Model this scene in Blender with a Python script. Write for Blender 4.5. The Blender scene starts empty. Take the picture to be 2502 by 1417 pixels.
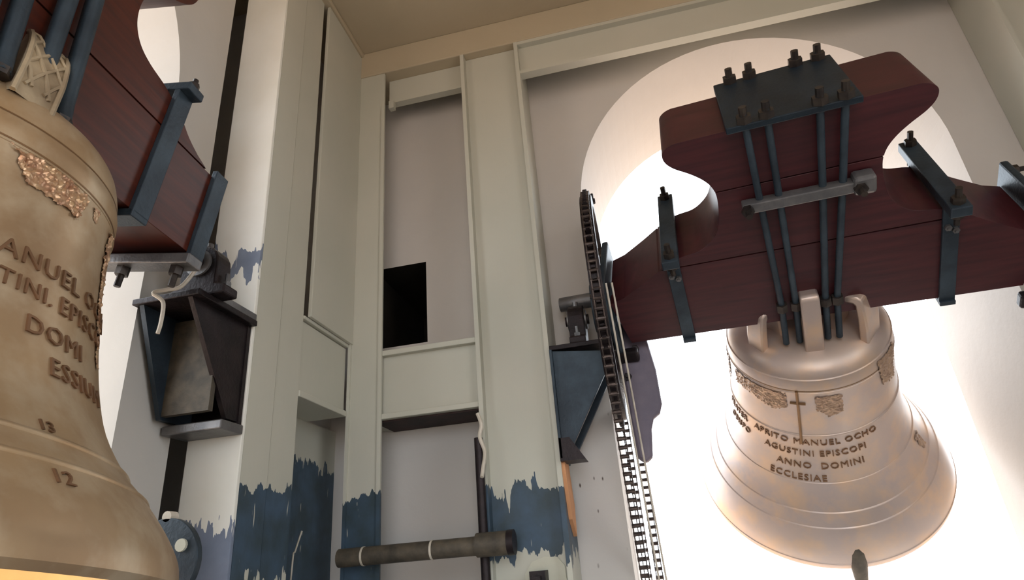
import bpy, bmesh, math, random
from math import sin, cos, pi, radians, sqrt
from mathutils import Vector, Matrix, noise
random.seed(7)
S = bpy.context.scene
COL = S.collection
EYE = 1.6                                   # camera height above the floor

# ------------------------------------------------------------------ camera
cam_d = bpy.data.cameras.new('camera'); cam = bpy.data.objects.new('camera', cam_d); COL.objects.link(cam)
cam_d.sensor_width = 36.0; cam_d.lens = 36.0 * 1513 / 2502; cam_d.clip_start = 0.02; cam_d.clip_end = 2000
RX = Vector((0.97212739, 0.22192065, -0.07562776))       # camera right in the world
DN = Vector((-0.1587444, 0.38564499, -0.90888842))       # camera down
FW = Vector((-0.17253564, 0.89556081, 0.41012472))       # camera forward
m = Matrix((RX, -DN, -FW)).transposed().to_4x4(); m.translation = (0, 0, EYE)
cam.matrix_world = m
S.camera = cam

# ------------------------------------------------------------------ world, light, exposure
w = bpy.data.worlds.new('overcast_sky'); S.world = w; w.use_nodes = True
bg = w.node_tree.nodes['Background']
bg.inputs[0].default_value = (0.87, 0.94, 1.0, 1); bg.inputs[1].default_value = 5.2
sun_d = bpy.data.lights.new('sun', 'SUN'); sun = bpy.data.objects.new('sun', sun_d); COL.objects.link(sun)
sun_d.energy = 4.5; sun_d.angle = radians(4); sun_d.color = (1, .95, .88)
sun.rotation_euler = (radians(24), 0, radians(150))
S.view_settings.view_transform = 'Standard'; S.view_settings.look = 'None'
S.view_settings.gamma = 1; S.view_settings.use_curve_mapping = False
S.view_settings.exposure = 0.0
S.cycles.max_bounces = 12; S.cycles.diffuse_bounces = 8

# ------------------------------------------------------------------ materials
def srgb(r, g, b):
    f = lambda c: (c/255/12.92 if c <= 10.3 else ((c/255+.055)/1.055)**2.4)
    return (f(r), f(g), f(b), 1)
def new_mat(name):
    M = bpy.data.materials.new(name); M.use_nodes = True
    nt = M.node_tree; return M, nt, nt.nodes['Principled BSDF']
def nd(nt, typ, **k):
    n = nt.nodes.new(typ)
    for a, b in k.items(): setattr(n, a, b)
    return n
def noise_tex(nt, scale, detail=4, vec=None, rough=.55):
    n = nd(nt, 'ShaderNodeTexNoise'); n.inputs['Scale'].default_value = scale
    n.inputs['Detail'].default_value = detail; n.inputs['Roughness'].default_value = rough
    if vec is not None: nt.links.new(vec, n.inputs['Vector'])
    return n
def mixc(nt, fac, a, b):
    n = nd(nt, 'ShaderNodeMix', data_type='RGBA')
    if isinstance(fac, float): n.inputs[0].default_value = fac
    else: nt.links.new(fac, n.inputs[0])
    for v, s in ((a, 6), (b, 7)):
        if isinstance(v, tuple): n.inputs[s].default_value = v
        else: nt.links.new(v, n.inputs[s])
    return n.outputs[2]
def ramp(nt, src, p0, p1, c0=(0,0,0,1), c1=(1,1,1,1)):
    n = nd(nt, 'ShaderNodeValToRGB'); n.color_ramp.elements[0].position = p0; n.color_ramp.elements[1].position = p1
    n.color_ramp.elements[0].color = c0; n.color_ramp.elements[1].color = c1
    nt.links.new(src, n.inputs[0]); return n.outputs[0]
def bump(nt, bsdf, h, strength, dist=.01):
    b = nd(nt, 'ShaderNodeBump'); b.inputs['Strength'].default_value = strength; b.inputs['Distance'].default_value = dist
    nt.links.new(h, b.inputs['Height']); nt.links.new(b.outputs[0], bsdf.inputs['Normal'])
def mth(nt, op, a, b=None):
    n = nd(nt, 'ShaderNodeMath', operation=op)
    for i, v in enumerate((a, b)):
        if v is None: continue
        if isinstance(v, (int, float)): n.inputs[i].default_value = v
        else: nt.links.new(v, n.inputs[i])
    return n.outputs[0]

def mottled(name, c1, c2, scale=3, rough=.7, metal=0, bs=.2, bscale=60, spec=.3):
    M, nt, B = new_mat(name)
    pos = nd(nt, 'ShaderNodeNewGeometry').outputs['Position']
    n = noise_tex(nt, scale, 6, pos)
    nt.links.new(mixc(nt, ramp(nt, n.outputs[0], .35, .65), c1, c2), B.inputs['Base Color'])
    B.inputs['Roughness'].default_value = rough; B.inputs['Metallic'].default_value = metal
    B.inputs['Specular IOR Level'].default_value = spec
    bump(nt, B, noise_tex(nt, bscale, 4, pos).outputs[0], bs, .004)
    return M

def plaster(name, c1, c2, pits=False):
    M, nt, B = new_mat(name)
    pos = nd(nt, 'ShaderNodeNewGeometry').outputs['Position']
    base = mixc(nt, ramp(nt, noise_tex(nt, 1.7, 5, pos).outputs[0], .3, .7), c1, c2)
    if pits:                                  # chipped pock marks low on the wall
        v = nd(nt, 'ShaderNodeTexVoronoi'); v.inputs['Scale'].default_value = 17
        mp = nd(nt, 'ShaderNodeMapping'); mp.inputs['Scale'].default_value = (1.6, 1, .7); mp.inputs['Rotation'].default_value = (0, .5, 0)
        nt.links.new(pos, mp.inputs['Vector']); nt.links.new(mp.outputs[0], v.inputs['Vector'])
        spot = ramp(nt, v.outputs['Distance'], .10, .16, (1,1,1,1), (0,0,0,1))
        sep = nd(nt, 'ShaderNodeSeparateXYZ'); nt.links.new(pos, sep.inputs[0])
        low = ramp(nt, mth(nt, 'SUBTRACT', 2.35, sep.outputs[2]), .0, .25)
        msk = ramp(nt, noise_tex(nt, 4, 3, pos).outputs[0], .42, .52)
        msk = mth(nt, 'MULTIPLY', msk, mth(nt, 'MULTIPLY', mth(nt, 'GREATER_THAN', sep.outputs[0], -.4), mth(nt, 'LESS_THAN', sep.outputs[0], .2)))
        f = mth(nt, 'MULTIPLY', mth(nt, 'MULTIPLY', spot, low), msk)
        base = mixc(nt, f, base, srgb(80, 66, 58))
    nt.links.new(base, B.inputs['Base Color'])
    B.inputs['Roughness'].default_value = .85; B.inputs['Specular IOR Level'].default_value = .2
    bump(nt, B, noise_tex(nt, 22, 5, pos).outputs[0], .25, .006)
    return M

CREAM1, CREAM2 = srgb(180, 180, 168), srgb(188, 186, 174)
def steel_paint(name, top=None, low=None, band=None, c1=CREAM1, c2=CREAM2, b1=srgb(52, 66, 74), b2=srgb(64, 84, 104)):
    """cream gloss paint brushed raggedly over older blue-green paint between heights low and top"""
    M, nt, B = new_mat(name)
    pos = nd(nt, 'ShaderNodeNewGeometry').outputs['Position']
    base = mixc(nt, ramp(nt, noise_tex(nt, 2.3, 5, pos).outputs[0], .3, .7), c1, c2)
    mp = nd(nt, 'ShaderNodeMapping'); mp.inputs['Scale'].default_value = (1, 1, .12); nt.links.new(pos, mp.inputs['Vector'])
    streak = noise_tex(nt, 38, 3, mp.outputs[0]).outputs[0]
    wide = noise_tex(nt, 7, 2, pos).outputs[0]
    sep = nd(nt, 'ShaderNodeSeparateXYZ'); nt.links.new(pos, sep.inputs[0]); z = sep.outputs[2]
    zz = mth(nt, 'ADD', z, mth(nt, 'MULTIPLY', mth(nt, 'SUBTRACT', streak, .5), .17))
    zz = mth(nt, 'ADD', zz, mth(nt, 'MULTIPLY', mth(nt, 'SUBTRACT', wide, .5), .22))
    blue = mixc(nt, ramp(nt, noise_tex(nt, 9, 5, pos).outputs[0], .35, .7), b1, b2)
    f = None
    def between(a, b):
        return mth(nt, 'MULTIPLY', mth(nt, 'LESS_THAN', zz, b), mth(nt, 'GREATER_THAN', zz, a))
    if top is not None: f = between(low if low is not None else -5, top)
    if band is not None:
        g = between(*band); f = g if f is None else mth(nt, 'MAXIMUM', f, g)
    if f is not None:
        fleck = ramp(nt, noise_tex(nt, 55, 2, mp.outputs[0]).outputs[0], .70, .73)
        f = mth(nt, 'MULTIPLY', f, mth(nt, 'SUBTRACT', 1.0, fleck))
        base = mixc(nt, f, base, blue)
    nt.links.new(base, B.inputs['Base Color'])
    B.inputs['Roughness'].default_value = .5; B.inputs['Specular IOR Level'].default_value = .35
    bump(nt, B, streak, .12, .004)
    return M

def bronze(name, c1, c2, c3):
    M, nt, B = new_mat(name)
    tc = nd(nt, 'ShaderNodeTexCoord').outputs['Object']
    a = ramp(nt, noise_tex(nt, 3.2, 6, tc).outputs[0], .35, .68)
    b = ramp(nt, noise_tex(nt, 9, 6, tc).outputs[0], .45, .7)
    base = mixc(nt, a, c1, c2); base = mixc(nt, b, base, c3)
    nt.links.new(base, B.inputs['Base Color'])
    B.inputs['Metallic'].default_value = .55; B.inputs['Specular IOR Level'].default_value = .5
    nt.links.new(ramp(nt, noise_tex(nt, 6, 5, tc).outputs[0], .3, .7, (.34,)*3+(1,), (.52,)*3+(1,)), B.inputs['Roughness'])
    bump(nt, B, noise_tex(nt, 120, 3, tc).outputs[0], .08, .002)
    return M

def painted_wood(name, c1, c2):
    M, nt, B = new_mat(name)
    tc = nd(nt, 'ShaderNodeTexCoord').outputs['Object']
    mp = nd(nt, 'ShaderNodeMapping'); mp.inputs['Scale'].default_value = (1, 4, 14); nt.links.new(tc, mp.inputs['Vector'])
    n = noise_tex(nt, 4, 6, mp.outputs[0]).outputs[0]
    nt.links.new(mixc(nt, ramp(nt, n, .3, .7), c1, c2), B.inputs['Base Color'])
    B.inputs['Roughness'].default_value = .42; B.inputs['Specular IOR Level'].default_value = .4
    bump(nt, B, n, .12, .004)
    return M

M_WALL = plaster('wall_plaster', srgb(186, 184, 180), srgb(196, 193, 188))
M_WALLP = plaster('far_wall_plaster', srgb(192, 188, 184), srgb(200, 195, 190), pits=True)
M_CEIL = plaster('ceiling_plaster', srgb(172, 160, 138), srgb(180, 168, 146))
M_FLOOR = mottled('floor_concrete', srgb(140, 138, 136), srgb(156, 152, 148), 2, .8)
M_GROUND = mottled('town_ground', srgb(190, 160, 138), srgb(178, 160, 142), .1, .95, bs=0)
M_DARKROOM = mottled('unlit_recess_dark', srgb(24, 20, 18), srgb(34, 30, 24), 4, .9)  # near-black colour stands in for the lack of light in the hole
M_STEEL = steel_paint('cream_steel')
M_POST = steel_paint('cream_steel_over_blue', top=1.88, low=1.63)
M_COLUMN = steel_paint('cream_column_over_blue', top=1.91, low=1.63)
M_BRIGHT = steel_paint('daylit_cream_over_blue', top=1.80, band=(2.665, 2.76), c1=srgb(236, 236, 232), c2=srgb(222, 220, 210), b1=srgb(104, 114, 134), b2=srgb(122, 132, 152))  # cream and blue lightened to carry the arch daylight on this face
M_BAYWALL = steel_paint('bay_over_blue', top=2.09)
M_CORNER = steel_paint('corner_over_blue', top=1.93)
M_BRONZE_L = bronze('bronze_golden', srgb(178, 152, 118), srgb(150, 124, 98), srgb(190, 172, 146))
M_BRONZE_R = bronze('bronze_pink', srgb(192, 172, 158), srgb(178, 164, 160), srgb(206, 176, 150))
M_GOLD = mottled('lit_gold_bronze', srgb(226, 190, 124), srgb(206, 168, 108), 5, .4, .35)  # brighter than the bell bronze, carries the warm light inside the mouths
M_LETTER = mottled('letter_bronze', srgb(110, 84, 62), srgb(130, 98, 74), 8, .5, .5)
M_GROOVE = mottled('ring_bronze', srgb(120, 92, 66), srgb(134, 104, 74), 8, .45, .6)
M_RELIEF_R = mottled('relief_bronze_grey', srgb(150, 124, 106), srgb(178, 150, 126), 40, .4, .4)
M_RELIEF = mottled('relief_bronze', srgb(166, 124, 98), srgb(198, 168, 134), 40, .35, .6)
M_CANON = mottled('canon_bronze', srgb(150, 134, 112), srgb(188, 172, 146), 12, .45, .45)
M_RED = painted_wood('red_brown_paint', srgb(72, 30, 34), srgb(52, 20, 26))
M_REDL = painted_wood('red_brown_paint_warm', srgb(80, 32, 18), srgb(56, 21, 13))
M_IRON = mottled('dark_iron_paint', srgb(58, 70, 80), srgb(42, 51, 60), 8, .45, .3, .3, 90)
M_IROND = mottled('dark_plate_paint', srgb(36, 48, 58), srgb(28, 36, 44), 8, .45, .3, .3, 90)
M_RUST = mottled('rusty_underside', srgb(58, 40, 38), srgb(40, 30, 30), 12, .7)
M_VIOLET = mottled('grey_violet_paint', srgb(112, 104, 116), srgb(96, 90, 104), 8, .5, .1, .3, 90)
M_BLACK = mottled('greasy_black_steel', srgb(30, 26, 28), srgb(44, 36, 38), 14, .45, .4, .4, 90)
M_GREY = mottled('galvanised_steel', srgb(120, 118, 118), srgb(98, 98, 100), 14, .4, .6, .3, 90)
M_CHAIN = mottled('chain_steel', srgb(86, 76, 72), srgb(60, 52, 50), 30, .4, .6, .2, 90)
M_WIRE = mottled('pale_wire', srgb(206, 198, 186), srgb(186, 178, 164), 20, .5)
M_WOOD = mottled('bare_timber', srgb(206, 150, 108), srgb(190, 138, 98), 12, .7)
M_PIPE = mottled('grimy_pipe', srgb(92, 84, 72), srgb(62, 58, 52), 16, .55, .1, .5, 60)
M_BOLT = mottled('bolt_steel', srgb(74, 66, 60), srgb(50, 46, 46), 20, .4, .6)
M_PATCH = mottled('cream_patch', srgb(188, 188, 172), srgb(196, 194, 178), 8, .6)

# ------------------------------------------------------------------ mesh helpers
def obj(name, bm, mat, parent=None, smooth=False, bevel=0, **props):
    bmesh.ops.recalc_face_normals(bm, faces=bm.faces)
    me = bpy.data.meshes.new(name); bm.to_mesh(me); bm.free()
    me.materials.append(mat)
    if smooth:
        me.polygons.foreach_set('use_smooth', [True]*len(me.polygons))
        me.set_sharp_from_angle(angle=radians(38))
    o = bpy.data.objects.new(name, me); COL.objects.link(o)
    if parent is not None: o.parent = parent
    if bevel:
        b = o.modifiers.new('bevel', 'BEVEL'); b.width = bevel; b.segments = 2; b.limit_method = 'ANGLE'; b.angle_limit = radians(40)
    for k, v in props.items(): o[k] = v
    return o
def thing(name, label, cat, mat=None, loc=None, group=None):
    o = bpy.data.objects.new(name, None); COL.objects.link(o); o.empty_display_size = .1
    if mat is not None: o.matrix_world = mat
    elif loc is not None: o.location = loc
    o['label'] = label; o['category'] = cat
    if group: o['group'] = group
    return o
def box(bm, x0, x1, y0, y1, z0, z1, mtx=None):
    vs = [bm.verts.new(Vector(p)) for p in ((x0,y0,z0),(x1,y0,z0),(x1,y1,z0),(x0,y1,z0),(x0,y0,z1),(x1,y0,z1),(x1,y1,z1),(x0,y1,z1))]
    if mtx is not None:
        for v in vs: v.co = mtx @ v.co
    for f in ((0,3,2,1),(4,5,6,7),(0,1,5,4),(1,2,6,5),(2,3,7,6),(3,0,4,7)): bm.faces.new([vs[i] for i in f])
def Box(*a, **k):
    bm = bmesh.new(); box(bm, *a, **k); return bm
def frame(d):
    d = d.normalized(); up = Vector((0,0,1)) if abs(d.z) < .9 else Vector((1,0,0))
    a = d.cross(up).normalized(); b = d.cross(a).normalized(); return a, b
def tube(bm, pts, r, n=12, cap=True):
    pts = [Vector(p) for p in pts]; rings = []
    rr = r if isinstance(r, (list, tuple)) else [r]*len(pts)
    a, b = frame(pts[1]-pts[0])
    for i, p in enumerate(pts):
        d = (pts[min(i+1, len(pts)-1)] - pts[max(i-1, 0)]).normalized()
        a = (a - d*a.dot(d)).normalized(); b = d.cross(a)
        rings.append([bm.verts.new(p + (a*cos(2*pi*k/n) + b*sin(2*pi*k/n))*rr[i]) for k in range(n)])
    for q, s in zip(rings, rings[1:]):
        for k in range(n): bm.faces.new((q[k], q[(k+1) % n], s[(k+1) % n], s[k]))
    if cap: bm.faces.new(rings[0][::-1]); bm.faces.new(rings[-1])
def Tube(pts, r, n=12):
    bm = bmesh.new(); tube(bm, pts, r, n); return bm
def lathe(bm, prof, n=96, close=False):
    """profile (r, z) spun about local z"""
    rings = []
    for r, z in prof:
        if r < 1e-5: rings.append([bm.verts.new((0, 0, z))])
        else: rings.append([bm.verts.new((r*sin(2*pi*k/n), -r*cos(2*pi*k/n), z)) for k in range(n)])
    for q, s in zip(rings, rings[1:]):
        for k in range(n):
            k2 = (k+1) % n
            if len(q) == 1 and len(s) == 1: continue
            if len(q) == 1: bm.faces.new((q[0], s[k], s[k2]))
            elif len(s) == 1: bm.faces.new((q[k], s[0], q[k2]))
            else: bm.faces.new((q[k], s[k], s[k2], q[k2]))
def prism(bm, poly, thick, mtx):
    """flat polygon (a, b) extruded by thick along local c; mtx maps (a, b, c) to the target space"""
    lo = [bm.verts.new(mtx @ Vector((a, b, 0))) for a, b in poly]; hi = [bm.verts.new(mtx @ Vector((a, b, thick))) for a, b in poly]
    bm.faces.new(lo[::-1]); bm.faces.new(hi)
    n = len(poly)
    for i in range(n): bm.faces.new((lo[i], lo[(i+1) % n], hi[(i+1) % n], hi[i]))
def hexnut(bm, p, d, r, h, stud=0, sr=0):
    p = Vector(p); d = Vector(d).normalized(); tube(bm, [p, p+d*h], r, 6)
    if stud: tube(bm, [p, p+d*(h+stud)], sr or r*.5, 8)
def curve_interp(pts, n=8):
    """Catmull-Rom through points"""
    out = []
    P = [Vector(p) for p in pts]
    for i in range(len(P)-1):
        a, b, c, d = P[max(i-1,0)], P[i], P[i+1], P[min(i+2,len(P)-1)]
        for k in range(n):
            t = k/n
            out.append(.5*((2*b)+(c-a)*t+(2*a-5*b+4*c-d)*t*t+(3*b-a-3*c+d)*t**3))
    out.append(P[-1]); return out

# ------------------------------------------------------------------ setting: belfry room
FY, WY = 2.50, 2.75          # front of the far steel frame, far wall
LX, WX = -1.265, -1.48       # front of the left steel frame, left wall
BX, RXW = -2.3, 2.35
BY = -2.6
CZ = 2.78 + EYE
def arch_wall(name, mtx, x0, x1, cx, r, zs, sill, depth, mat, hole=None, slot=None):
    """wall in local (x, y=0..depth outward, z) with a round arch opening"""
    bm = bmesh.new(); N = 40
    arc = [(cx + r*cos(pi - pi*k/N), zs + r*sin(pi*k/N)) for k in range(N+1)]
    for y in (0, depth):
        def q(*pts): bm.faces.new([bm.verts.new(mtx @ Vector((a, y, b))) for a, b in pts])
        xl, xr = cx-r, cx+r
        if hole and y == 0:
            h0, h1, g0, g1 = hole
            q((x0,0),(x0,CZ),(h0,CZ),(h0,0)); q((h1,0),(h1,CZ),(xl,CZ),(xl,0)); q((h0,0),(h0,g0),(h1,g0),(h1,0)); q((h0,g1),(h0,CZ),(h1,CZ),(h1,g1))
        else: q((x0,0),(x0,CZ),(xl,CZ),(xl,0))
        if slot and y == 0:                       # added deep slot, gives the dark strip of wall beside the column
            a0, a1, dd = slot; q((xr,0),(xr,CZ),(a0,CZ),(a0,0)); q((a1,0),(a1,CZ),(x1,CZ),(x1,0))
            for u_, v_ in (((a0,0),(a0,dd)), ((a0,dd),(a1,dd)), ((a1,dd),(a1,0))):
                bm.faces.new([bm.verts.new(mtx @ Vector(p)) for p in ((u_[0],u_[1],0),(u_[0],u_[1],CZ),(v_[0],v_[1],CZ),(v_[0],v_[1],0))])
        else: q((xr,0),(xr,CZ),(x1,CZ),(x1,0))
        q((xl,0),(xl,sill),(xr,sill),(xr,0))
        for (a, b), (c, d) in zip(arc, arc[1:]): q((a,b),(a,CZ),(c,CZ),(c,d))
    path = [(cx-r, sill)] + arc + [(cx+r, sill), (cx-r, sill)]
    for (a, b), (c, d) in zip(path, path[1:]):
        bm.faces.new([bm.verts.new(mtx @ Vector(p)) for p in ((a,0,b),(c,0,d),(c,depth,d),(a,depth,b))])
    bmesh.ops.remove_doubles(bm, verts=bm.verts, dist=1e-4)
    return obj(name, bm, mat, smooth=False, kind='structure')
I = Matrix.Identity(4)
HOLE = (-1.26, -.975, 1.055+EYE, 1.50+EYE)
arch_wall('wall_far', Matrix.Translation((0, WY, 0)), WX-.8, RXW+.8, .734, .865, 1.65+EYE, 1.0, .78, M_WALLP, HOLE)
ML = Matrix(((0,-1,0,WX),(1,0,0,0),(0,0,1,0),(0,0,0,1)))          # local x -> world y, local y -> world -x
arch_wall('wall_left', ML, BY, WY, .63, .865, 1.66+EYE, .8, .55, M_WALL, None, (1.715, 2.06, .40))
MR = Matrix(((0,1,0,RXW),(1,0,0,0),(0,0,1,0),(0,0,0,1)))
arch_wall('wall_right', MR, BY, WY, -.2, .9, 1.55+EYE, .9, .5, M_WALL)  # unseen wall; its arch is added to let in fill light
MB = Matrix(((1,0,0,0),(0,-1,0,BY),(0,0,1,0),(0,0,0,1)))
arch_wall('wall_back', MB, WX, RXW, .35, 1.25, 1.3+EYE, .3, .5, M_WALL)  # unseen wall; wide arch added to send sky light onto the far frame
obj('floor', Box(WX-.8, RXW+.8, BY-.8, WY+.8, -.15, 0), M_FLOOR, kind='structure')
obj('ceiling', Box(WX-.8, RXW+.8, BY-.8, WY+.8, CZ, CZ+.15), M_CEIL, kind='structure')
bm = bmesh.new()                                 # passage behind the square hole, its unlit dark put into the colour
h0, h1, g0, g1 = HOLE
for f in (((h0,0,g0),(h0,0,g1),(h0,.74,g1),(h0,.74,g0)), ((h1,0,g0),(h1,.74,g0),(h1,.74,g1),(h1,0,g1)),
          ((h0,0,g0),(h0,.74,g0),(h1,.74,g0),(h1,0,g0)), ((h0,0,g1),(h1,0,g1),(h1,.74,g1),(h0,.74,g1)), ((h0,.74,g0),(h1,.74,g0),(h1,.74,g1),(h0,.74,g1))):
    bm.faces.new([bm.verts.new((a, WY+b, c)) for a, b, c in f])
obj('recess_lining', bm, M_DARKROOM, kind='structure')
bm = bmesh.new(); tube(bm, [(0,0,-9.2),(0,0,-9)], 400, 64)
obj('ground', bm, M_GROUND, kind='structure')

# ------------------------------------------------------------------ steel frame of the room
Z = lambda v: v + EYE
post = thing('steel_post', 'cream steel channel post left of the right bell, blue-green paint showing low down', 'post', loc=(-.5, FY, 0))
def child(name, bm, mat, par, **k):
    o = obj(name, bm, mat, par, **k)
    o.matrix_parent_inverse = Matrix.LocRotScale(par.location, par.rotation_euler, None).inverted() if par.parent is None and par.type == 'EMPTY' and not par.get('own') else Matrix.Identity(4)
    return o
child('web', Box(-.645, -.345, FY+.045, FY+.06, 0, Z(2.60)), M_POST, post)
child('flange', Box(-.665, -.645, FY-.005, WY-.002, 0, Z(2.60)), M_POST, post)
child('flange', Box(-.362, -.342, FY-.005, WY-.002, 0, Z(2.60)), M_POST, post)
child('exposed_timber', (lambda b: (prism(b, [(FY+.01, Z(.50)), (FY+.10, Z(.42)), (FY+.17, Z(.22)), (FY+.14, Z(.10)), (FY+.05, Z(.16)), (FY+.0, Z(.34))], .014, Matrix(((0,0,1,-.342),(1,0,0,0),(0,1,0,0),(0,0,0,1)))), b)[1])(bmesh.new()), M_WOOD, post, label='bare orange timber sliver where the paint is gone')
b = bmesh.new()
prism(b, [(-.53, Z(-.10)), (-.53, Z(-.02)), (-.50, Z(.02)), (-.45, Z(.035)), (-.40, Z(.03)), (-.375, Z(0)), (-.37, Z(-.10))], .006, Matrix(((1,0,0,0),(0,0,-1,FY+.045),(0,1,0,0),(0,0,0,1))))
child('paint_patch', b, M_PATCH, post, label='cream paint blob over the blue-green')
b = bmesh.new(); box(b, -.50, -.44, FY-.03, FY+.04, Z(-.08), Z(-.012)); box(b, -.485, -.455, FY-.06, FY-.03, Z(-.07), Z(-.03))
child('latch', b, M_BLACK, post, label='small black latch fixed low on the post')

cp = thing('corner_post', 'cream corner post between the window bay and the left bay, lower end blue', 'post', loc=(-1.2, FY, 0))
child('front_plate', Box(LX, -1.108, FY, FY+.016, 0, Z(2.60)), M_CORNER, cp, bevel=.002)
child('side_plate', Box(LX, LX+.016, 2.122, FY, Z(1.0), Z(2.75)), M_STEEL, cp, bevel=.002)
child('edge_bead', Box(-1.122, -1.104, FY-.008, FY, 0, Z(2.36)), M_CORNER, cp)
child('edge_bead', Box(LX-.004, LX+.010, FY-.010, FY, 0, Z(1.0)), M_CORNER, cp)
child('gusset', Box(-1.104, -1.075, FY+.05, FY+.08, Z(2.39), Z(2.44)), M_STEEL, cp)

colm = thing('steel_column', 'tall cream boxed column beside the left bell, its side toward the arch coloured paler for the daylight', 'column', loc=(-1.37, 1.93, 0))
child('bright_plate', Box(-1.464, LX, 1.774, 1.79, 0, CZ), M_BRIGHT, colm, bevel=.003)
child('front_plate', Box(LX-.035, LX-.02, 1.79, 2.085, 0, CZ), M_COLUMN, colm)
child('edge_bead', Box(LX-.02, LX, 1.79, 1.935, 0, CZ), M_COLUMN, colm)
child('edge_bead', Box(LX-.02, LX-.006, 1.945, 2.10, 0, CZ), M_COLUMN, colm)
child('back_plate', Box(-1.464, LX-.02, 2.085, 2.10, 0, CZ), M_COLUMN, colm)

rp = thing('steel_post', 'olive cream steel post at the far right beyond the headstock end', 'post', loc=(2.0, FY, 0))
child('flange', Box(1.845, 1.865, FY, WY-.002, 0, Z(2.56)), M_STEEL, rp)
child('web', Box(1.865, 2.25, FY+.03, FY+.045, 0, Z(2.56)), M_STEEL, rp)

bm_ = thing('top_beam', 'cream steel beam under the ceiling above the right arch', 'beam', loc=(.75, FY, Z(2.4)))
child('web', Box(-.342, 1.84, FY+.03, FY+.045, Z(2.40), Z(2.58)), M_STEEL, bm_)
child('bottom_flange', Box(-.342, 1.84, FY, FY+.05, Z(2.38), Z(2.40)), M_STEEL, bm_)
child('top_flange', Box(-.342, 1.84, FY-.003, WY-.002, Z(2.58), Z(2.60)), M_STEEL, bm_)
tb = thing('top_beam', 'short cream beam over the tall window bay in the corner', 'beam', loc=(-.9, FY, Z(2.4)))
child('web', Box(-1.108, -.665, FY+.07, FY+.085, Z(2.455), Z(2.60)), M_STEEL, tb)
child('bottom_flange', Box(-1.108, -.665, FY+.068, FY+.11, Z(2.44), Z(2.455)), M_STEEL, tb)
obj('trim_1', Box(LX, RXW, FY-.004, WY, Z(2.602), CZ-.001), M_CEIL, kind='structure', bevel=.006)
obj('trim_2', Box(WX, LX+.03, BY, FY, Z(2.752), CZ-.001), M_CEIL, kind='structure', bevel=.006)

sb = thing('sill_beam', 'cream box beam crossing the window bay below the black hole', 'beam', loc=(-.95, FY, Z(.64)))
child('web', Box(LX+.02, -.665, FY+.03, FY+.045, Z(.665), Z(.925)), M_STEEL, sb)
child('top_flange', Box(LX+.02, -.665, FY+.001, WY-.01, Z(.925), Z(.95)), M_STEEL, sb, bevel=.003)
child('bottom_flange', Box(LX+.02, -.665, FY+.001, WY-.01, Z(.636), Z(.66)), M_STEEL, sb, bevel=.003)
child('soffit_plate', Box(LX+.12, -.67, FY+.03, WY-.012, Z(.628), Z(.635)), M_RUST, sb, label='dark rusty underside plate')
sb2 = thing('sill_beam', 'cream box beam in the narrow bay right of the column', 'beam', loc=(-1.3, 2.3, Z(.66)))
child('web', Box(LX-.03, LX-.015, 2.10, FY-.01, Z(.69), Z(.98)), M_STEEL, sb2)
child('top_flange', Box(WX+.01, LX, 2.10, FY-.01, Z(.985), Z(1.0)), M_STEEL, sb2, bevel=.003)
child('bottom_flange', Box(WX+.01, LX, 2.10, FY-.01, Z(.665), Z(.69)), M_STEEL, sb2, bevel=.003)
obj('trim_3', Box(WX, WX+.03, 2.101, WY, 0, Z(.664)), M_BAYWALL, kind='structure')

# ------------------------------------------------------------------ bell assemblies
def basis(f, piv):
    o = f(0,0,0); U = f(1,0,0)-o; V = f(0,1,0)-o; W = f(0,0,1)-o
    m = Matrix((U, -W, V)).transposed().to_4x4(); m.translation = Vector(piv) + Vector((0,0,EYE)); return m
def dirR(u, v, w_, t=1.026, yaw=-.146, roll=-.043):
    d = Vector((u, -v*sin(t)-w_*cos(t), v*cos(t)-w_*sin(t)))
    d = Matrix.Rotation(-roll, 3, 'Y') @ d
    return Matrix.Rotation(yaw, 3, 'Z') @ d
def dirL(u, v, w_, t=.147, yaw=.066, roll=-.035):
    d = Vector((v*sin(t)+w_*cos(t), u, v*cos(t)-w_*sin(t)))
    d = Matrix.Rotation(roll, 3, 'X') @ d
    return Matrix.Rotation(yaw, 3, 'Z') @ d
MXR = basis(dirR, (.721, 2.5, 1.052))
MXL = basis(dirL, (-1.276, .775, 1.057))
MXLB = basis(lambda u, v, w_: dirL(u, v, w_, .029, -.093, -.105), (-1.344, .846, 1.077))
PL = [(0,-.10),(.1,-.10),(.19,-.105),(.25,-.122),(.285,-.155),(.302,-.195),(.309,-.225),(.316,-.25),(.318,-.282),(.322,-.34),(.336,-.44),(.360,-.55),(.388,-.65),(.425,-.74),(.482,-.82),(.522,-.86),(.574,-.92),(.606,-.97),(.615,-1.008)]
PR = [(0,-.25),(.15,-.258),(.24,-.275),(.295,-.30),(.322,-.335),(.334,-.387),(.336,-.45),(.34,-.54),(.35,-.65),(.368,-.77),(.395,-.87),(.435,-.97),(.485,-1.05),(.53,-1.12),(.565,-1.19),(.583,-1.25),(.584,-1.281)]
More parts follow.
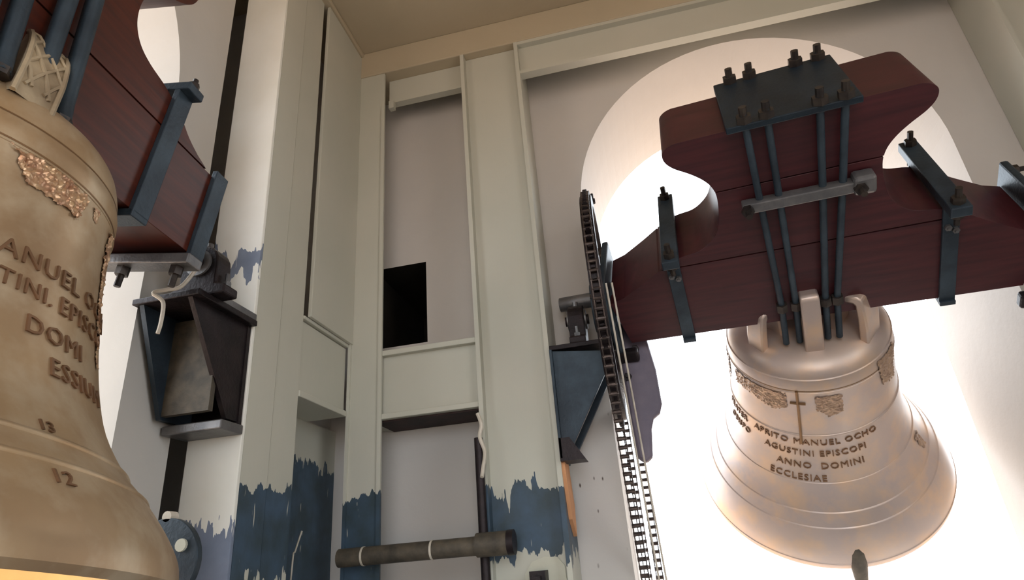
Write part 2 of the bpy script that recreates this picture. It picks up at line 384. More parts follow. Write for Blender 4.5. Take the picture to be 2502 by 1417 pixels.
def make_bell(label, M, prof, lip_in, bronze_m, rings, texts, reliefs, canon_top, canon_r, canons, extras=None, canon_m=None, du=0):
    root = thing('bell', label, 'bell', mat=M); root['own'] = True
    P = [(p.x, p.y) for p in curve_interp([(r, v, 0) for r, v in prof], 4)]
    rad = lambda v: next((a[0] + (b[0]-a[0])*(v-a[1])/(b[1]-a[1]) for a, b in zip(P, P[1:]) if b[1] <= v <= a[1] and a[1] != b[1]), P[-1][0])
    rl, vl = prof[-1]
    inner = [(rl-.012, vl-.012), (rl-lip_in, vl-.004)] + [(max(0, r-(.085 if v < vl+.15 else .05)), v-.0) for r, v in reversed(P[4:-3]) if r > .06 and v < prof[3][1]-.04] + [(.1, prof[3][1]-.07), (0, prof[3][1]-.065)]
    bm = bmesh.new(); lathe(bm, P + inner[:2], 128); obj('body', bm, bronze_m, root, smooth=True)
    bm = bmesh.new(); lathe(bm, inner[1:], 96); obj('inner_wall', bm, M_GOLD, root, smooth=True, label='inside of the bell mouth, warm light put into its gold')
    for v, wd, up in rings:
        bm = bmesh.new(); K = 6
        pr = [(rad(v+wd*(.5-k/K)) + (up*sin(pi*k/K) if up > 0 else .0006), v+wd*(.5-k/K)) for k in range(K+1)]
        lathe(bm, pr, 128); obj('ring', bm, bronze_m if up > 0.001 else M_GROOVE, root, smooth=True)
    for s, v0, size, a0, stretch in texts:
        cu = bpy.data.curves.new('t', 'FONT'); cu.body = s; cu.size = size; cu.extrude = .5; cu.resolution_u = 2; cu.space_character = 1.12
        co = bpy.data.objects.new('t', cu); COL.objects.link(co)
        dg = bpy.context.evaluated_depsgraph_get(); me = bpy.data.meshes.new_from_object(co.evaluated_get(dg))
        bm = bmesh.new(); bm.from_mesh(me); bpy.data.objects.remove(co); bpy.data.meshes.remove(me)
        long = [e for e in bm.edges if abs(e.verts[0].co.z-e.verts[1].co.z) < .01 and e.calc_length() > size*.2]
        bmesh.ops.subdivide_edges(bm, edges=long, cuts=2)
        for q in bm.verts:
            v = v0 + q.co.y; r = rad(v) + (.0045 if q.co.z > 0 else -.002); a = radians(a0) + q.co.x*stretch/rad(v0)
            q.co = Vector((r*sin(a), -r*cos(a), v))
        seen = set()
        for f0 in list(bm.faces):                 # every letter its own part
            if f0 in seen: continue
            isl, st = [], [f0]; seen.add(f0)
            while st:
                f = st.pop(); isl.append(f)
                for e in f.edges:
                    for g_ in e.link_faces:
                        if g_ not in seen: seen.add(g_); st.append(g_)
            b2 = bmesh.new(); mp_ = {}
            for f in isl:
                for q in f.verts:
                    if q not in mp_: mp_[q] = b2.verts.new(q.co)
            for f in isl:
                try: b2.faces.new([mp_[q] for q in f.verts])
                except ValueError: pass
            obj('letter', b2, M_LETTER, root)
        bm.free()
    for k, (poly, amp, sc, mm) in enumerate(reliefs):
        # rough cast relief over the polygon (degrees, v)
        a_0, a_1 = min(p[0] for p in poly), max(p[0] for p in poly); v_0, v_1 = min(p[1] for p in poly), max(p[1] for p in poly)
        def inside(a, v):
            c = False
            for (x1, y1), (x2, y2) in zip(poly, poly[1:]+poly[:1]):
                if (y1 > v) != (y2 > v) and a < (x2-x1)*(v-y1)/(y2-y1)+x1: c = not c
            return c
        na = max(6, int((a_1-a_0)/.45)); nv = max(6, int((v_1-v_0)/.0026))
        bm = bmesh.new(); g = {}
        for i in range(na+1):
            for j in range(nv+1):
                a = a_0+(a_1-a_0)*i/na; v = v_0+(v_1-v_0)*j/nv
                jit = noise.noise(Vector((a*.5, v*60, k)))
                if inside(a + jit*1.6, v + jit*.008):
                    h = amp*(.15+1.3*abs(noise.noise(Vector((a*sc, v*sc*170, 3.1*k)))) + .5*abs(noise.noise(Vector((a*sc*2.3, v*sc*390, 9)))))
                    r = rad(v)+h; g[i, j] = bm.verts.new((r*sin(radians(a)), -r*cos(radians(a)), v))
        for (i, j) in list(g):
            qd = [g.get(t) for t in ((i,j),(i+1,j),(i+1,j+1),(i,j+1))]
            if all(qd): bm.faces.new(qd)
        obj('relief', bm, mm, root, smooth=True, label='rough cast floral relief')
    # canons: loops of the crown
    for ang, rin, rout, vt, vb, wid in canons:
        side = []   # (r, v) outline of a loop, outer then inner
        n = 12
        for i in range(n+1):
            t = i/n; a = pi*t
            side.append((rin + (rout-rin)*(.5+.5*cos(a)) , vb + (vt-vb)*min(1, sin(a)*1.35) if 0 < i < n else vb-.02))
        th = .034
        cxr, cv = (rin+rout)/2, vb + (vt-vb)*.2
        inn = [(cxr + (r-cxr)*(1-2*th/(rout-rin)), (v-th if v > vb else v)) for r, v in side]
        bm = bmesh.new(); Rz = Matrix.Rotation(radians(ang), 4, 'Z')
        pt = lambda r, v, s: bm.verts.new(Rz @ Vector((s*wid/2, -r, v)))
        pt = lambda r, v, s: bm.verts.new(Rz @ Vector((s*wid/2+du, -r, v)))
        A = [[pt(r, v, s) for r, v in side] for s in (-1, 1)]; B_ = [[pt(r, v, s) for r, v in inn] for s in (-1, 1)]
        for i in range(n):
            bm.faces.new((A[0][i], A[0][i+1], A[1][i+1], A[1][i])); bm.faces.new((B_[0][i], B_[1][i], B_[1][i+1], B_[0][i+1]))
            for s in (0, 1): bm.faces.new((A[s][i], A[s][i+1], B_[s][i+1], B_[s][i]))
        o = obj('canon', bm, canon_m or M_CANON, root, smooth=True, bevel=.008, label='crown loop of the bell')
        if canon_m: continue
        # lattice strips on the outer face
        bm = bmesh.new(); hh = vt-vb
        def onface(s, t):
            i = t*(n*.45); k0 = int(i); fr = i-k0; a, b = side[k0], side[min(k0+1, n)]
            r = a[0]+(b[0]-a[0])*fr; v = a[1]+(b[1]-a[1])*fr
            return Rz @ Vector((s*wid/2+du, -(r+.002), v))
        for sgn in (-1, 1):
            for c in range(-3, 7):
                pts = [(sgn*(2*u_-1)*.92, c*.2+u_*.42) for u_ in [q/6 for q in range(7)]]
                pts = [p for p in pts if .02 <= p[1] <= .98]
                if len(pts) > 1: tube(bm, [onface(*p) for p in pts], .0042, 5)
        for s in (-.94, .94): tube(bm, [onface(s, q/10) for q in range(11)], .006, 6)
        bm2 = obj('lattice', bm, M_CANON, o, smooth=True)
    if extras: extras(root, rad)
    return root

canL = [(0, .06, .285, .016, -.15, .082), (180, .03, .235, .04, -.105, .088), (-75, .10, .25, -.01, -.12, .08), (75, .06, .16, -.03, -.12, .06), (118, .10, .25, -.01, -.12, .08), (-118, .10, .25, -.01, -.12, .08)]
def exL(root, rad):
    for a0, v0, s in ((2, -.735, '07'), (1, -.80, '08')):
        pass
make_bell('large golden bronze bell cut by the left edge, its mouth low and near', MXLB, PL, .05, M_BRONZE_L,
    [(-.225, .004, 0), (-.282, .004, 0), (-.290, .003, .002), (-.82, .011, .005), (-.865, .011, .005)],
    [('MANUEL OCHO', -.516, .05, -14, 1.05), ('TINI.', -.572, .045, -5, 1.0), ('EPISCO', -.572, .05, 14, 1.0), ('DOMI', -.640, .048, 4, 1.1), ('ESSIUM', -.700, .048, 12, 1.1),
     ('13', -.812, .026, 6, 1.2), ('12', -.900, .03, 4, 1.3)],
    [([(-15,-.292),(-9,-.292),(16,-.292),(17.5,-.31),(15,-.362),(10,-.358),(1,-.36),(-6,-.357),(-9,-.325)], .007, .5, M_RELIEF),
     ([(36,-.30),(43,-.30),(43,-.44),(40,-.62),(37,-.62),(37,-.44)], .006, .5, M_RELIEF), ([(21,-.296),(26,-.296),(26,-.33),(22,-.33)], .003, .9, M_RELIEF)],
    0, 0, canL, du=-.062)
def exR(root, rad):
    # cross cast on the waist
    bm = bmesh.new()
    A = radians(-17)
    P_ = lambda a, v: ((rad(v)+.002)*sin(a), -(rad(v)+.002)*cos(a), v)
    tube(bm, [P_(A, v) for v in (-.40,-.46,-.52,-.58,-.64,-.70)], .006, 6)
    tube(bm, [P_(A+radians(a), -.47) for a in (-5,-2.5,0,2.5,5)], .006, 6)
    obj('cross', bm, M_GROOVE, root, smooth=True, label='thin upright cross cast on the waist')
    bm = bmesh.new()
    c0 = Vector((.02, 0, -.40)); c1 = Vector((.045, -.575, -1.27)); c2 = Vector((.05, -.60, -1.40))
    tube(bm, [c0, c0.lerp(c1, .8), c1.lerp(c0, .06), c1, c2, c2+Vector((0, -.012, -.05))], [.022, .026, .04, .035, .024, .032], 14)
    obj('clapper', bm, M_PIPE, root, smooth=True, label='clapper end hanging past the lip')
make_bell('pinkish bronze bell tilted mouth-outward through the right arch', MXR, PR, .05, M_BRONZE_R,
    [(-.345, .006, .004), (-.40, .004, 0), (-.41, .004, .003), (-.655, .008, .004), (-.905, .006, .003), (-1.03, .008, .004), (-1.088, .008, .004), (-1.25, .006, .003)],
    [('APRITO MANUEL OCHO', -.705, .042, -52, 1.05), ('AGUSTINI EPISCOPI', -.767, .042, -43, 1.05), ('ANNO  DOMINI', -.832, .042, -34, 1.1), ('ECCLESIAE', -.893, .042, -38, 1.1),
     ('FRATER', -.705, .042, -84, 1.0), ('OBISPO', -.767, .042, -80, 1.0)],
    [([(-70,-.42),(-24,-.42),(-24,-.50),(-34,-.53),(-50,-.50),(-70,-.50)], .006, .45, M_RELIEF_R), ([(-6,-.43),(12,-.43),(12,-.53),(2,-.55),(-6,-.50)], .006, .45, M_RELIEF_R),
     ([(40,-.36),(66,-.36),(62,-.54),(44,-.50)], .006, .45, M_RELIEF_R), ([(-98,-.42),(-82,-.42),(-84,-.56),(-94,-.56)], .006, .45, M_RELIEF_R), ([(64,-.93),(72,-.93),(71,-1.02),(66,-1.0)], .006, .45, M_RELIEF_R)],
    0, 0, [(0, .10, .235, -.01, -.285, .07), (180, .10, .235, -.02, -.285, .075), (55, .13, .285, -.07, -.30, .12), (-55, .13, .27, -.10, -.30, .09), (125, .13, .285, -.05, -.30, .1), (-125, .13, .285, -.05, -.30, .1)], exR, M_BRONZE_R)

# headstocks
def board(root, hw, v0, v1, T, cu, mat, inset=.0025):
    ks = sorted(set([v0+inset, v1-inset] + [v for v, h in hw if v0+inset < v < v1-inset]))
    fine = []
    for a, b in zip(ks, ks[1:]): fine += [a + (b-a)*k/4 for k in range(4)]
    fine.append(ks[-1])
    def H(v):
        P = hw
        for (a, x), (b, y) in zip(P, P[1:]):
            if a <= v <= b: return x + (y-x)*(v-a)/(b-a)
        return P[-1][1]
    bm = bmesh.new(); rows = []
    for v in fine:
        h = H(v); rows.append([bm.verts.new((cu+s*h, t*T, v)) for s, t in ((-1,-1),(1,-1),(1,1),(-1,1))])
    for p, q in zip(rows, rows[1:]):
        for k in range(4): bm.faces.new((p[k], p[(k+1) % 4], q[(k+1) % 4], q[k]))
    bm.faces.new(rows[0][::-1]); bm.faces.new(rows[-1])
    return obj('board', bm, mat, root, bevel=.006, smooth=True)
def smooth_hw(pts):
    return [(p.x, p.y) for p in curve_interp([(v, h, 0) for v, h in pts], 5)]
hwR = [(-.15,.72),(.08,.76)] + smooth_hw([(.10,.70),(.16,.60),(.225,.50),(.25,.44),(.262,.37),(.29,.325),(.33,.292),(.39,.275),(.47,.268),(.52,.278),(.56,.305),(.595,.345),(.63,.395),(.66,.42),(.69,.425),(.71,.41),(.722,.38),(.7255,.33)])
hsR = thing('headstock', 'dark red wooden headstock carrying the tilted right bell', 'headstock', mat=MXR)
TR = .165
for a, b in ((-.15,.205),(.205,.50),(.50,.7255)): board(hsR, hwR, a, b, TR, .0, M_RED)
def bolt_obj(root, p, d, r, h, stud, mat=M_BOLT, name='bolt'):
    bm = bmesh.new(); hexnut(bm, p, d, r, h, stud); return obj(name, bm, mat, root, smooth=True)
pl = obj('top_plate', Box(-.205, .205, -.213, .213, .728, .752), M_IROND, hsR, bevel=.004)
us = [-.145, -.075, .085, .160]
ub = [-.100, -.048, .058, .100]
for s, yy in ((1, -.195), (-1, .195)):
    for i, (a, b) in enumerate(zip(us, ub)):
        q = yy; bot = Vector((b, -.19 if s == 1 else .19, -.05))
        bm = bmesh.new(); tube(bm, [(a, q, .78), (a+(b-a)*.36, q, .45), bot, bot+Vector((0, .0, -.20))], .0125, 10)
        obj('rod', bm, M_IRON, hsR, smooth=True)
        bolt_obj(hsR, (a, q, .752), (0,0,1), .026, .024, .03)
        bolt_obj(hsR, bot+Vector((0,0,.01)), (0,0,-1), .022, .035, 0)
for s in (1, -1):
    bm = bmesh.new(); y0, y1 = sorted((-s*.178, -s*.222)); box(bm, -.19, .20, y0, y1, .415, .455)
    cb = obj('clamp_bar', bm, M_GREY if s == 1 else M_IRON, hsR, bevel=.004)
    for x in (-.175, .185):
        bolt_obj(hsR, (x, -s*.222, .435), (0,-s,0), .022, .02, .03)
    o = obj('clamp_end', Box(.165, .235, y0-.01, y1+.01, .405, .475), M_GREY, hsR, bevel=.012)
for u0, sg in ((.475, 1), (-.475, -1)):
    t_ = 'strap'
    obj('strap', Box(u0-.026, u0+.026, -TR-.014, -TR, -.158, .262), M_IRON, hsR, bevel=.002)
    obj('strap', Box(u0-.026, u0+.026, TR, TR+.014, -.158, .262), M_IRON, hsR, bevel=.002)
    obj('saddle_bar', Box(u0-.032, u0+.032, -.255, .275, .262, .300), M_IRON, hsR, bevel=.004)
    obj('saddle_bar', Box(u0-.026, u0+.026, -.19, .19, -.172, -.153), M_IRON, hsR, bevel=.003)
    for q in (-.22, .24):
        bolt_obj(hsR, (u0, q, .30), (0,0,1), .022, .022, .035)
        bolt_obj(hsR, (u0, q, .262), (0,0,-1), .02, .02, .03)
    bolt_obj(hsR, (u0-.012, -TR-.014, .18), (0,-1,0), .012, .012, .008, M_GREY)
    bolt_obj(hsR, (u0+.012, -TR-.014, .165), (0,-1,0), .012, .012, .008, M_GREY)
for sg in (1, -1):
    x0, x1 = sorted((sg*.715, sg*.775))
    bm = bmesh.new(); box(bm, min(sg*.762, sg*.792), max(sg*.762, sg*.792), -.20, .20, -.19, .17)
    ep = obj('end_plate', bm, M_IRON, hsR, bevel=.008)
    for q, v in ((-.165,-.155),(.165,-.155),(-.165,.14),(.165,.14)):
        bolt_obj(hsR, (sg*.792, q, v), (sg,0,0), .02, .02, .02)
    obj('end_bar', Box(min(sg*.70, sg*.80), max(sg*.70, sg*.80), -.21, -.17, -.225, -.165), M_BLACK, hsR, bevel=.01)
obj('gudgeon', Tube([(.79,0,0), (1.12,.0,0)], .034, 20), M_GREY, hsR, smooth=True)
obj('gudgeon', Tube([(-.79,0,0), (-1.02,.0,0)], .034, 20), M_GREY, hsR, smooth=True)

hwL = [(-.13,.60),(.125,.60),(.135,.555)] + smooth_hw([(.148,.510),(.170,.46),(.205,.405),(.235,.33),(.250,.26),(.270,.215),(.305,.185),(.35,.172),(.40,.175),(.45,.20),(.49,.27),(.53,.31),(.58,.32),(.62,.30),(.635,.26)])
hsL = thing('headstock', 'reddish brown wooden headstock above the large left bell', 'headstock', mat=MXL)
TL = .15; CU = -.04
for a, b in ((-.13,.132),(.132,.39),(.39,.635)): board(hsL, hwL, a, b, TL, CU, M_REDL)
obj('top_plate', Box(CU-.16, CU+.16, -.19, .19, .637, .66), M_IRON, hsL, bevel=.004)
for s in (1, -1):
    for a, b in ((-.27,-.155), (-.205,-.100), (-.100,-.018), (-.055,.045)):
        bm = bmesh.new(); q = -s*(TL+.022)
        tube(bm, [(a, q, .67), (b, -s*(TL+.03), -.035), (b, -s*(TL+.045), -.095)], .0175, 14)
        obj('rod', bm, M_IRON, hsL, smooth=True)
        bolt_obj(hsL, (a, -s*(TL+.022), .66), (0,0,1), .024, .022, .02)
        bolt_obj(hsL, (b, -s*(TL+.043), -.082), (0,0,-1), .020, .018, 0)
for u0, top in ((.345, .258), (.575, .148), (-.43, .258), (-.655, .148)):
    obj('strap', Box(u0-.028, u0+.028, -TL-.016, -TL, -.14, top), M_IRON, hsL, bevel=.002)
    obj('strap', Box(u0-.028, u0+.028, TL, TL+.016, -.14, top), M_IRON, hsL, bevel=.002)
    obj('saddle_bar', Box(u0-.028, u0+.028, -TL-.016, TL+.016, -.152, -.131), M_IRON, hsL, bevel=.003)
    if top > .2:
        obj('saddle_bar', Box(u0-.030, u0+.030, -.195, .195, top-.004, top+.022), M_IRON, hsL, bevel=.004)
        for q in (-.178, .178): bolt_obj(hsL, (u0, q, top+.022), (0,0,1), .015, .016, .016)
for sg in (1, -1):
    x = CU + sg*.605
    obj('end_plate', Box(min(x, x+sg*.02), max(x, x+sg*.02), -.165, .165, -.16, .13), M_IRON, hsL, bevel=.004)
    obj('end_bar', Box(min(x-sg*.06, x+sg*.0), max(x-sg*.06, x), -.20, .20, -.185, -.155), M_GREY, hsL, bevel=.004, label='grey flat bar bolted across the underside')
    for q in (-.15, .02, .15): bolt_obj(hsL, (x-sg*.03, q, -.185), (0,0,-1), .018, .025, .035)
    obj('gudgeon', Tube([(x+sg*.02, 0, -.02), (x+sg*.17, 0, -.02)], .03, 20), M_GREY, hsL, smooth=True)

# ------------------------------------------------------------------ chain wheel beside the right bell
WC = Vector((-.090, 2.60, 1.035+EYE)); WR = .50
wheel = thing('chain_sprocket', 'large black toothed chain wheel seen edge-on left of the right headstock', 'wheel', loc=WC)
def ring_x(bm, r0, r1, hw_, n=96):
    vs = [[bm.verts.new((x, r*cos(2*pi*k/n), r*sin(2*pi*k/n))) for k in range(n)] for x, r in ((-hw_,r0),(hw_,r0),(hw_,r1),(-hw_,r1))]
    for i in range(4):
        a, b = vs[i], vs[(i+1) % 4]
        for k in range(n): bm.faces.new((a[k], a[(k+1) % n], b[(k+1) % n], b[k]))
bm = bmesh.new(); ring_x(bm, WR-.05, WR, .024); obj('rim', bm, M_BLACK, wheel, smooth=True)
bm = bmesh.new(); tube(bm, [(-.05,0,0),(.05,0,0)], .11, 28); obj('hub', bm, M_IRON, wheel, smooth=True, bevel=.004)
for k in range(6):
    a = 2*pi*k/6 + .2
    bm = bmesh.new(); d = Vector((0, cos(a), sin(a))); e = Vector((0, -sin(a), cos(a))); 
    vs = []
    for x in (-.008, .008):
        vs.append([bm.verts.new(d*r + e*s*wd + Vector((x,0,0))) for r, s, wd in ((.07,-1,.03),(.46,-1,.018),(.46,1,.018),(.07,1,.03))])
    bm.faces.new(vs[0]); bm.faces.new(vs[1][::-1])
    for i in range(4): bm.faces.new((vs[0][i], vs[0][(i+1) % 4], vs[1][(i+1) % 4], vs[1][i]))
    obj('spoke', bm, M_BLACK, wheel)
NT = 76
bm = bmesh.new(); box(bm, -.008, .008, -.0085, .0085, 0, .030)
bmesh.ops.scale(bm, vec=(1,.4,1), verts=[v for v in bm.verts if v.co.z > .01])
tooth = obj('tooth', bm, M_BLACK, wheel)
for k in range(NT):
    t = tooth if k == 0 else tooth.copy()
    if k: COL.objects.link(t); t.parent = wheel
    a = 2*pi*k/NT; t.location = (0, WR*cos(a)*.996, WR*sin(a)*.996); t.rotation_euler = (a-pi/2, 0, 0)
for yy, xx in ((0.05, -.02), (-.06, .022)):
    bolt_obj(wheel, (xx, yy, WR+.005), (0,0,1), .014, .02, .03, M_BLACK)

# chain around the wheel: near run, over the top, far run
def make_chain(name, label, x, pts_fn, n, group=None):
    root = thing(name, label, 'chain', loc=(x, 2.6, 1.1))
    bm = bmesh.new()                                  # outer link: two side plates and a roller
    for s in (-1, 1):
        x0, x1 = sorted((s*.012, s*.0165)); box(bm, x0, x1, -.0075, .0075, -.021, .021)
    tube(bm, [(-.018,0,-.0)  ,(.018,0,.0)], .0085, 8)
    link = obj('link', bm, M_CHAIN, root)
    for k in range(n):
        p, ang = pts_fn(k)
        l = link if k == 0 else link.copy()
        if k: COL.objects.link(l); l.parent = root
        l.location = Vector(p) - Vector((x, 2.6, 1.1)); l.rotation_euler = (ang, 0, 0)
    return root
RC = WR + .012; pitch = .036
rs = .055; M0 = Vector((WC.x, 3.10, 1.09))             # small sprocket of the motor below
D = Vector((M0.y-WC.y, M0.z-WC.z)); th = math.atan2(D.y, D.x); al = math.acos((RC-rs)/D.length)
a_f, a_n = th + al, th - al                            # tangent angles far and near run
def run_path():
    pts = []
    pf0 = Vector((M0.y+rs*cos(a_f), M0.z+rs*sin(a_f))); pf1 = Vector((WC.y+RC*cos(a_f), WC.z+RC*sin(a_f)))
    n = int((pf1-pf0).length/pitch); e = math.atan2(*(pf1-pf0).yx) - pi/2
    pts += [(pf0.lerp(pf1, k/n), e) for k in range(n)]
    span = (a_n % (2*pi)) - (a_f % (2*pi)); span += 2*pi if span < 0 else 0
    n = int(span*RC/pitch)
    pts += [(Vector((WC.y+RC*cos(a_f+span*k/n), WC.z+RC*sin(a_f+span*k/n))), a_f+span*k/n) for k in range(n)]
    q0 = Vector((WC.y+RC*cos(a_n), WC.z+RC*sin(a_n))); q1 = Vector((M0.y+rs*cos(a_n), M0.z+rs*sin(a_n)))
    n = int((q1-q0).length/pitch); e = math.atan2(*(q1-q0).yx) - pi/2
    pts += [(q0.lerp(q1, k/n), e) for k in range(n)]
    return pts
RP = run_path()
make_chain('drive_chain', 'dark roller chain looped over the edge-on wheel and hanging down', WC.x, lambda k: ((WC.x, RP[k][0].x, RP[k][0].y), RP[k][1]), len(RP))
make_chain('drive_chain', 'second roller chain hanging against the white sky right of the first', WC.x+.05, lambda k: ((WC.x+.05, 3.20, 1.12+k*pitch), 0), int(.42/pitch*2.4))
mot = thing('chain_motor', 'grey chain drive motor on the arch sill under the wheel', 'motor', loc=(-.02, 3.12, 1.0))
o = obj('housing', Tube([(.04,0,.09),(.30,0,.09)], .085, 24), M_IRON, mot, smooth=True, bevel=.006)
o = obj('sprocket', Tube([(-.085,0,.09),(-.045,0,.09)], .05, 20), M_BLACK, mot)
obj('shaft', Tube([(-.05,0,.09),(.05,0,.09)], .015, 12), M_GREY, mot)
obj('foot', Box(.06, .28, -.09, .09, 0, .02), M_IRON, mot)
# thin cables beside the wheel
for i, (pa, pb, r_) in enumerate(((( -.055, 2.16, WC.z-.08), (-.03, 3.02, 1.02), .004), ((-.035, 2.30, WC.z-.02), (.0, 3.2, 1.02), .004))):
    b = Tube([pa, ((pa[0]+pb[0])/2, (pa[1]+pb[1])/2, (pa[2]+pb[2])/2-.02), pb], r_, 6)
    o = obj('steel_cable', b, M_WIRE, None, smooth=True, label=('thin pale cable running down beside the chain wheel, left one', 'thin pale cable running down beside the chain wheel, right one')[i], category='cable')
# grey guide arm behind the chain, rounded end low against the sky
ga = thing('guide_arm', 'grey-violet rounded guide arm hanging below the headstock end behind the chains', 'bracket', loc=(-.055, 2.70, 2.15))
bm = bmesh.new()
poly = [(.0,.46),(.12,.42),(.145,.20),(.145,.05),(.13,.01),(.10,-.01),(.085,-.05),(.07,-.17),(.04,-.19),(.01,-.17),(-.0,.0)]
prism(bm, poly, .05, Matrix(((1,0,0,0),(0,0,1,0),(0,1,0,0),(0,0,0,1))))
obj('arm_plate', bm, M_VIOLET, ga, bevel=.012)
bolt_obj(ga, (.07, 0, .30), (0,-1,0), .018, .018, .012, M_BLACK); bolt_obj(ga, (.02, 0, .18), (0,-1,0), .018, .018, .012, M_BLACK)

# right bearing bracket on the post
br = thing('bearing_bracket', 'dark triangular bracket plate on the post carrying the wheel bearing', 'bracket', loc=(-.34, 2.55, Z(.8)))
bm = bmesh.new()
prism(bm, [(-.0,.03),(.235,.0),(.235,-.07),(.05,-.38),(.0,-.38)], .02, Matrix(((1,0,0,0),(0,0,1,-.06),(0,1,0,0),(0,0,0,1))))
obj('gusset', bm, M_IRON, br, bevel=.002)
bm = bmesh.new()
prism(bm, [(-.0,.03),(.235,.0),(.235,-.07),(.05,-.38),(.0,-.38)], .02, Matrix(((1,0,0,0),(0,0,1,.10),(0,1,0,0),(0,0,0,1))))
obj('gusset', bm, M_IRON, br, bevel=.002)
obj('seat_plate', Box(0, .25, -.07, .13, .03, .05), M_BLACK, br, bevel=.003)
obj('back_plate', Box(0, .012, -.08, .14, -.42, .03), M_IRON, br, bevel=.002)
bm = bmesh.new(); prism(bm, [(0,-.34),(.045,-.34),(.10,-.43),(.0,-.43)], .10, Matrix(((1,0,0,0),(0,0,1,-.08),(0,1,0,0),(0,0,0,1))))
obj('foot_wedge', bm, M_BLACK, br)
def pillow(name, label, loc, rot, dz=.0):
    t = thing(name, label, 'bearing', mat=Matrix.Translation(loc) @ Matrix.Rotation(rot, 4, 'Z'))
    bm = bmesh.new(); prism(bm, [(-.10,0),(.10,0),(.10,.03),(.065,.04)] + [(.065*cos(a), .085+dz+.065*sin(a)) for a in [pi*k/10 for k in range(11)]] + [(-.065,.04),(-.10,.03)], .07, Matrix(((0,0,1,-.035),(1,0,0,0),(0,1,0,0),(0,0,0,1))))
    obj('housing', bm, M_BLACK, t, bevel=.006)
    obj('race', Tube([(-.042,0,.085+dz),(.042,0,.085+dz)], .045, 20), M_GREY, t, smooth=True)
    obj('bore_cap', Tube([(-.052,0,.085+dz),(.052,0,.085+dz)], .022, 14), M_BLACK, t, smooth=True)
    for s in (-1, 1):
        bolt_obj(t, (0, s*.082, .032), (0,0,1), .014, .016, .03, M_GREY)
    obj('grease_cap', Tube([(0,0,.145+dz),(0,0,.172+dz)], .012, 10), M_GREY, t)
    return t
pillow('pillow_block', 'black pillow block bearing on the triangular bracket beside the chain wheel', (-.215, 2.585, Z(.85)), 0, .05)

# left bearing and its bracket on the column
lb = thing('bearing_bracket', 'dark steel bracket box under the left bearing against the column', 'bracket', loc=(-1.36, 1.60, Z(.80)))
obj('seat_plate', Box(-.12, .115, -.13, .17, .03, .05), M_BLACK, lb, bevel=.003)
bm = bmesh.new(); prism(bm, [(-.12,.03),(.17,.03),(.17,-.30),(.10,-.30)], .016, Matrix(((0,0,1,.07),(1,0,0,0),(0,1,0,0),(0,0,0,1))))
obj('gusset', bm, M_BLACK, lb)
bm = bmesh.new(); prism(bm, [(-.12,.03),(.17,.03),(.17,-.30),(.02,-.30)], .016, Matrix(((0,0,1,-.10),(1,0,0,0),(0,1,0,0),(0,0,0,1))))
obj('gusset', bm, M_IRON, lb)
obj('back_plate', Box(-.115, .09, .155, .172, -.33, .03), M_BLACK, lb)
obj('cross_brace', Box(-.10, .08, .02, .04, -.29, .02), M_PIPE, lb)
obj('foot_bar', Box(-.11, .10, .06, .172, -.34, -.31), M_GREY, lb, bevel=.004)
obj('rail', Box(.07, .11, -.02, .17, .05, .075), M_GREY, lb, bevel=.003)
pillow('pillow_block', 'black pillow block bearing at the left headstock end by the column', (-1.30, 1.555, Z(.85)), pi/2, .03)
bm = bmesh.new(); tube(bm, curve_interp([(-1.27,1.48,Z(.93)),(-1.30,1.46,Z(.86)),(-1.33,1.44,Z(.845)),(-1.36,1.42,Z(.83)),(-1.33,1.43,Z(.80)),(-1.325,1.43,Z(.74)),(-1.33,1.43,Z(.70))], 6), .006, 8)
obj('bearing_wire', bm, M_WIRE, None, smooth=True, label='pale frayed wire looped below the left bearing', category='wire')

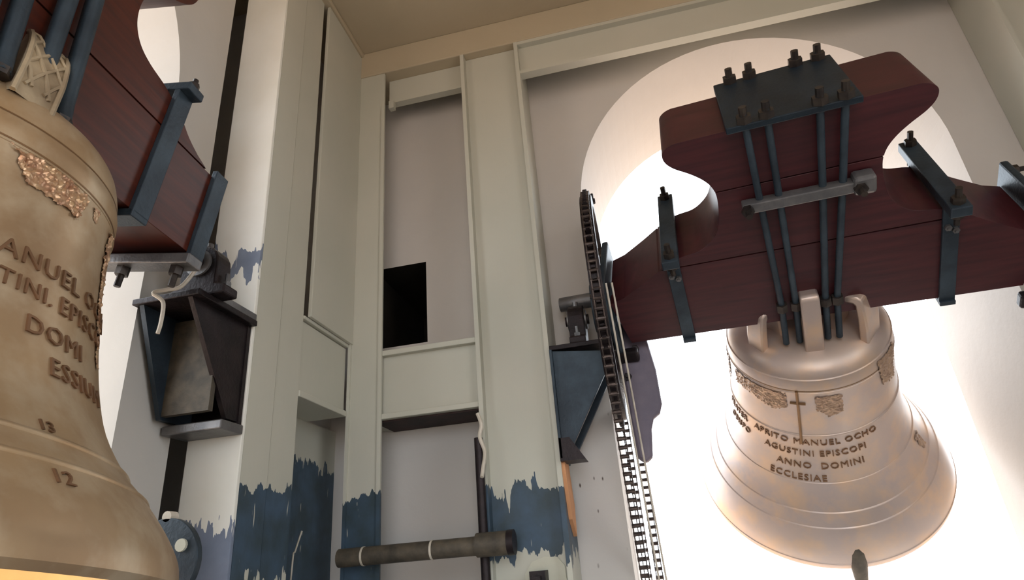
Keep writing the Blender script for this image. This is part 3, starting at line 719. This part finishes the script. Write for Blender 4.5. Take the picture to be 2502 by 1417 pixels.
# round disc behind the left bell lip
dc = thing('round_disc', 'dark blue round steel disc behind the lip of the large left bell', 'disc', loc=(-1.27, 1.50, Z(.085)))
obj('plate', Tube([(0,0,0),(0,.02,0)], .108, 48), M_IRON, dc, smooth=True, bevel=.002)
obj('stand', Box(-.03, .03, .02, .05, -(Z(.085)), .05), M_IRON, dc)
for a, r_ in ((.55, .07), (-1.2, .075), (2.6, .07)):
    obj('bolt', Tube([(r_*cos(a), -.008, r_*sin(a)), (r_*cos(a), 0, r_*sin(a))], .016, 14), M_PATCH, dc, label='pale bolt head')
obj('grease_cap', Tube([(0.0, 0, .112), (0.0, .03, .112)], .014, 12), M_WIRE, dc, label='shiny white nipple on top')

# pipe, conduit, wires on the far frame
pp = thing('pipe', 'grimy horizontal pipe in front of the lower window bay with a thick right end', 'pipe', loc=(-.9, 2.42, Z(.09)))
def PT(x, z): return (x+.9, 0, z-.09)
bm = bmesh.new(); tube(bm, [PT(-1.24, .09), PT(-.66, .090)], .034, 20); obj('tube', bm, M_PIPE, pp, smooth=True)
bm = bmesh.new(); tube(bm, [PT(-.68, .092), PT(-.56, .092)], .043, 20); obj('sleeve', bm, M_PIPE, pp, smooth=True)
bm = bmesh.new(); tube(bm, [PT(-.56, .092), PT(-.535, .092)], .045, 20); obj('end_cap', bm, M_BLACK, pp, smooth=True)
for x in (-1.14, -.86):
    bm = bmesh.new(); tube(bm, [PT(x, .09), PT(x+.008, .09)], .0355, 20); obj('paint_ring', bm, M_WIRE, pp, smooth=True, label='pale drip ring around the pipe')
bm = bmesh.new(); tube(bm, [(-.668, FY-.025, Z(.5)), (-.668, FY-.025, Z(.12)), (-.66, FY-.025, Z(-.5)), (-.66, FY-.025, 0)], .018, 10)
cd = obj('conduit', bm, M_BLACK, None, smooth=True, label='black vertical conduit along the left flange of the middle post', category='conduit')
bm = bmesh.new(); tube(bm, curve_interp([(-.665,FY-.03,Z(.60)),(-.650,FY-.034,Z(.55)),(-.658,FY-.04,Z(.50)),(-.642,FY-.034,Z(.44)),(-.652,FY-.035,Z(.38)),(-.655,FY-.05,Z(.34))], 6), .008, 8)
obj('cloth_tie', bm, M_WIRE, None, smooth=True, label='pale twisted tie at the top of the black conduit', category='tie')
bm = bmesh.new(); tube(bm, curve_interp([(-1.372,2.36,Z(.20)),(-1.395,2.36,Z(.13)),(-1.405,2.36,Z(.08)),(-1.41,2.36,Z(-.3)),(-1.42,2.4,0.0)], 6), .0035, 6)
obj('loose_wire', bm, M_WIRE, None, smooth=True, label='thin pale wire hanging in the blue bay right of the column', category='wire')
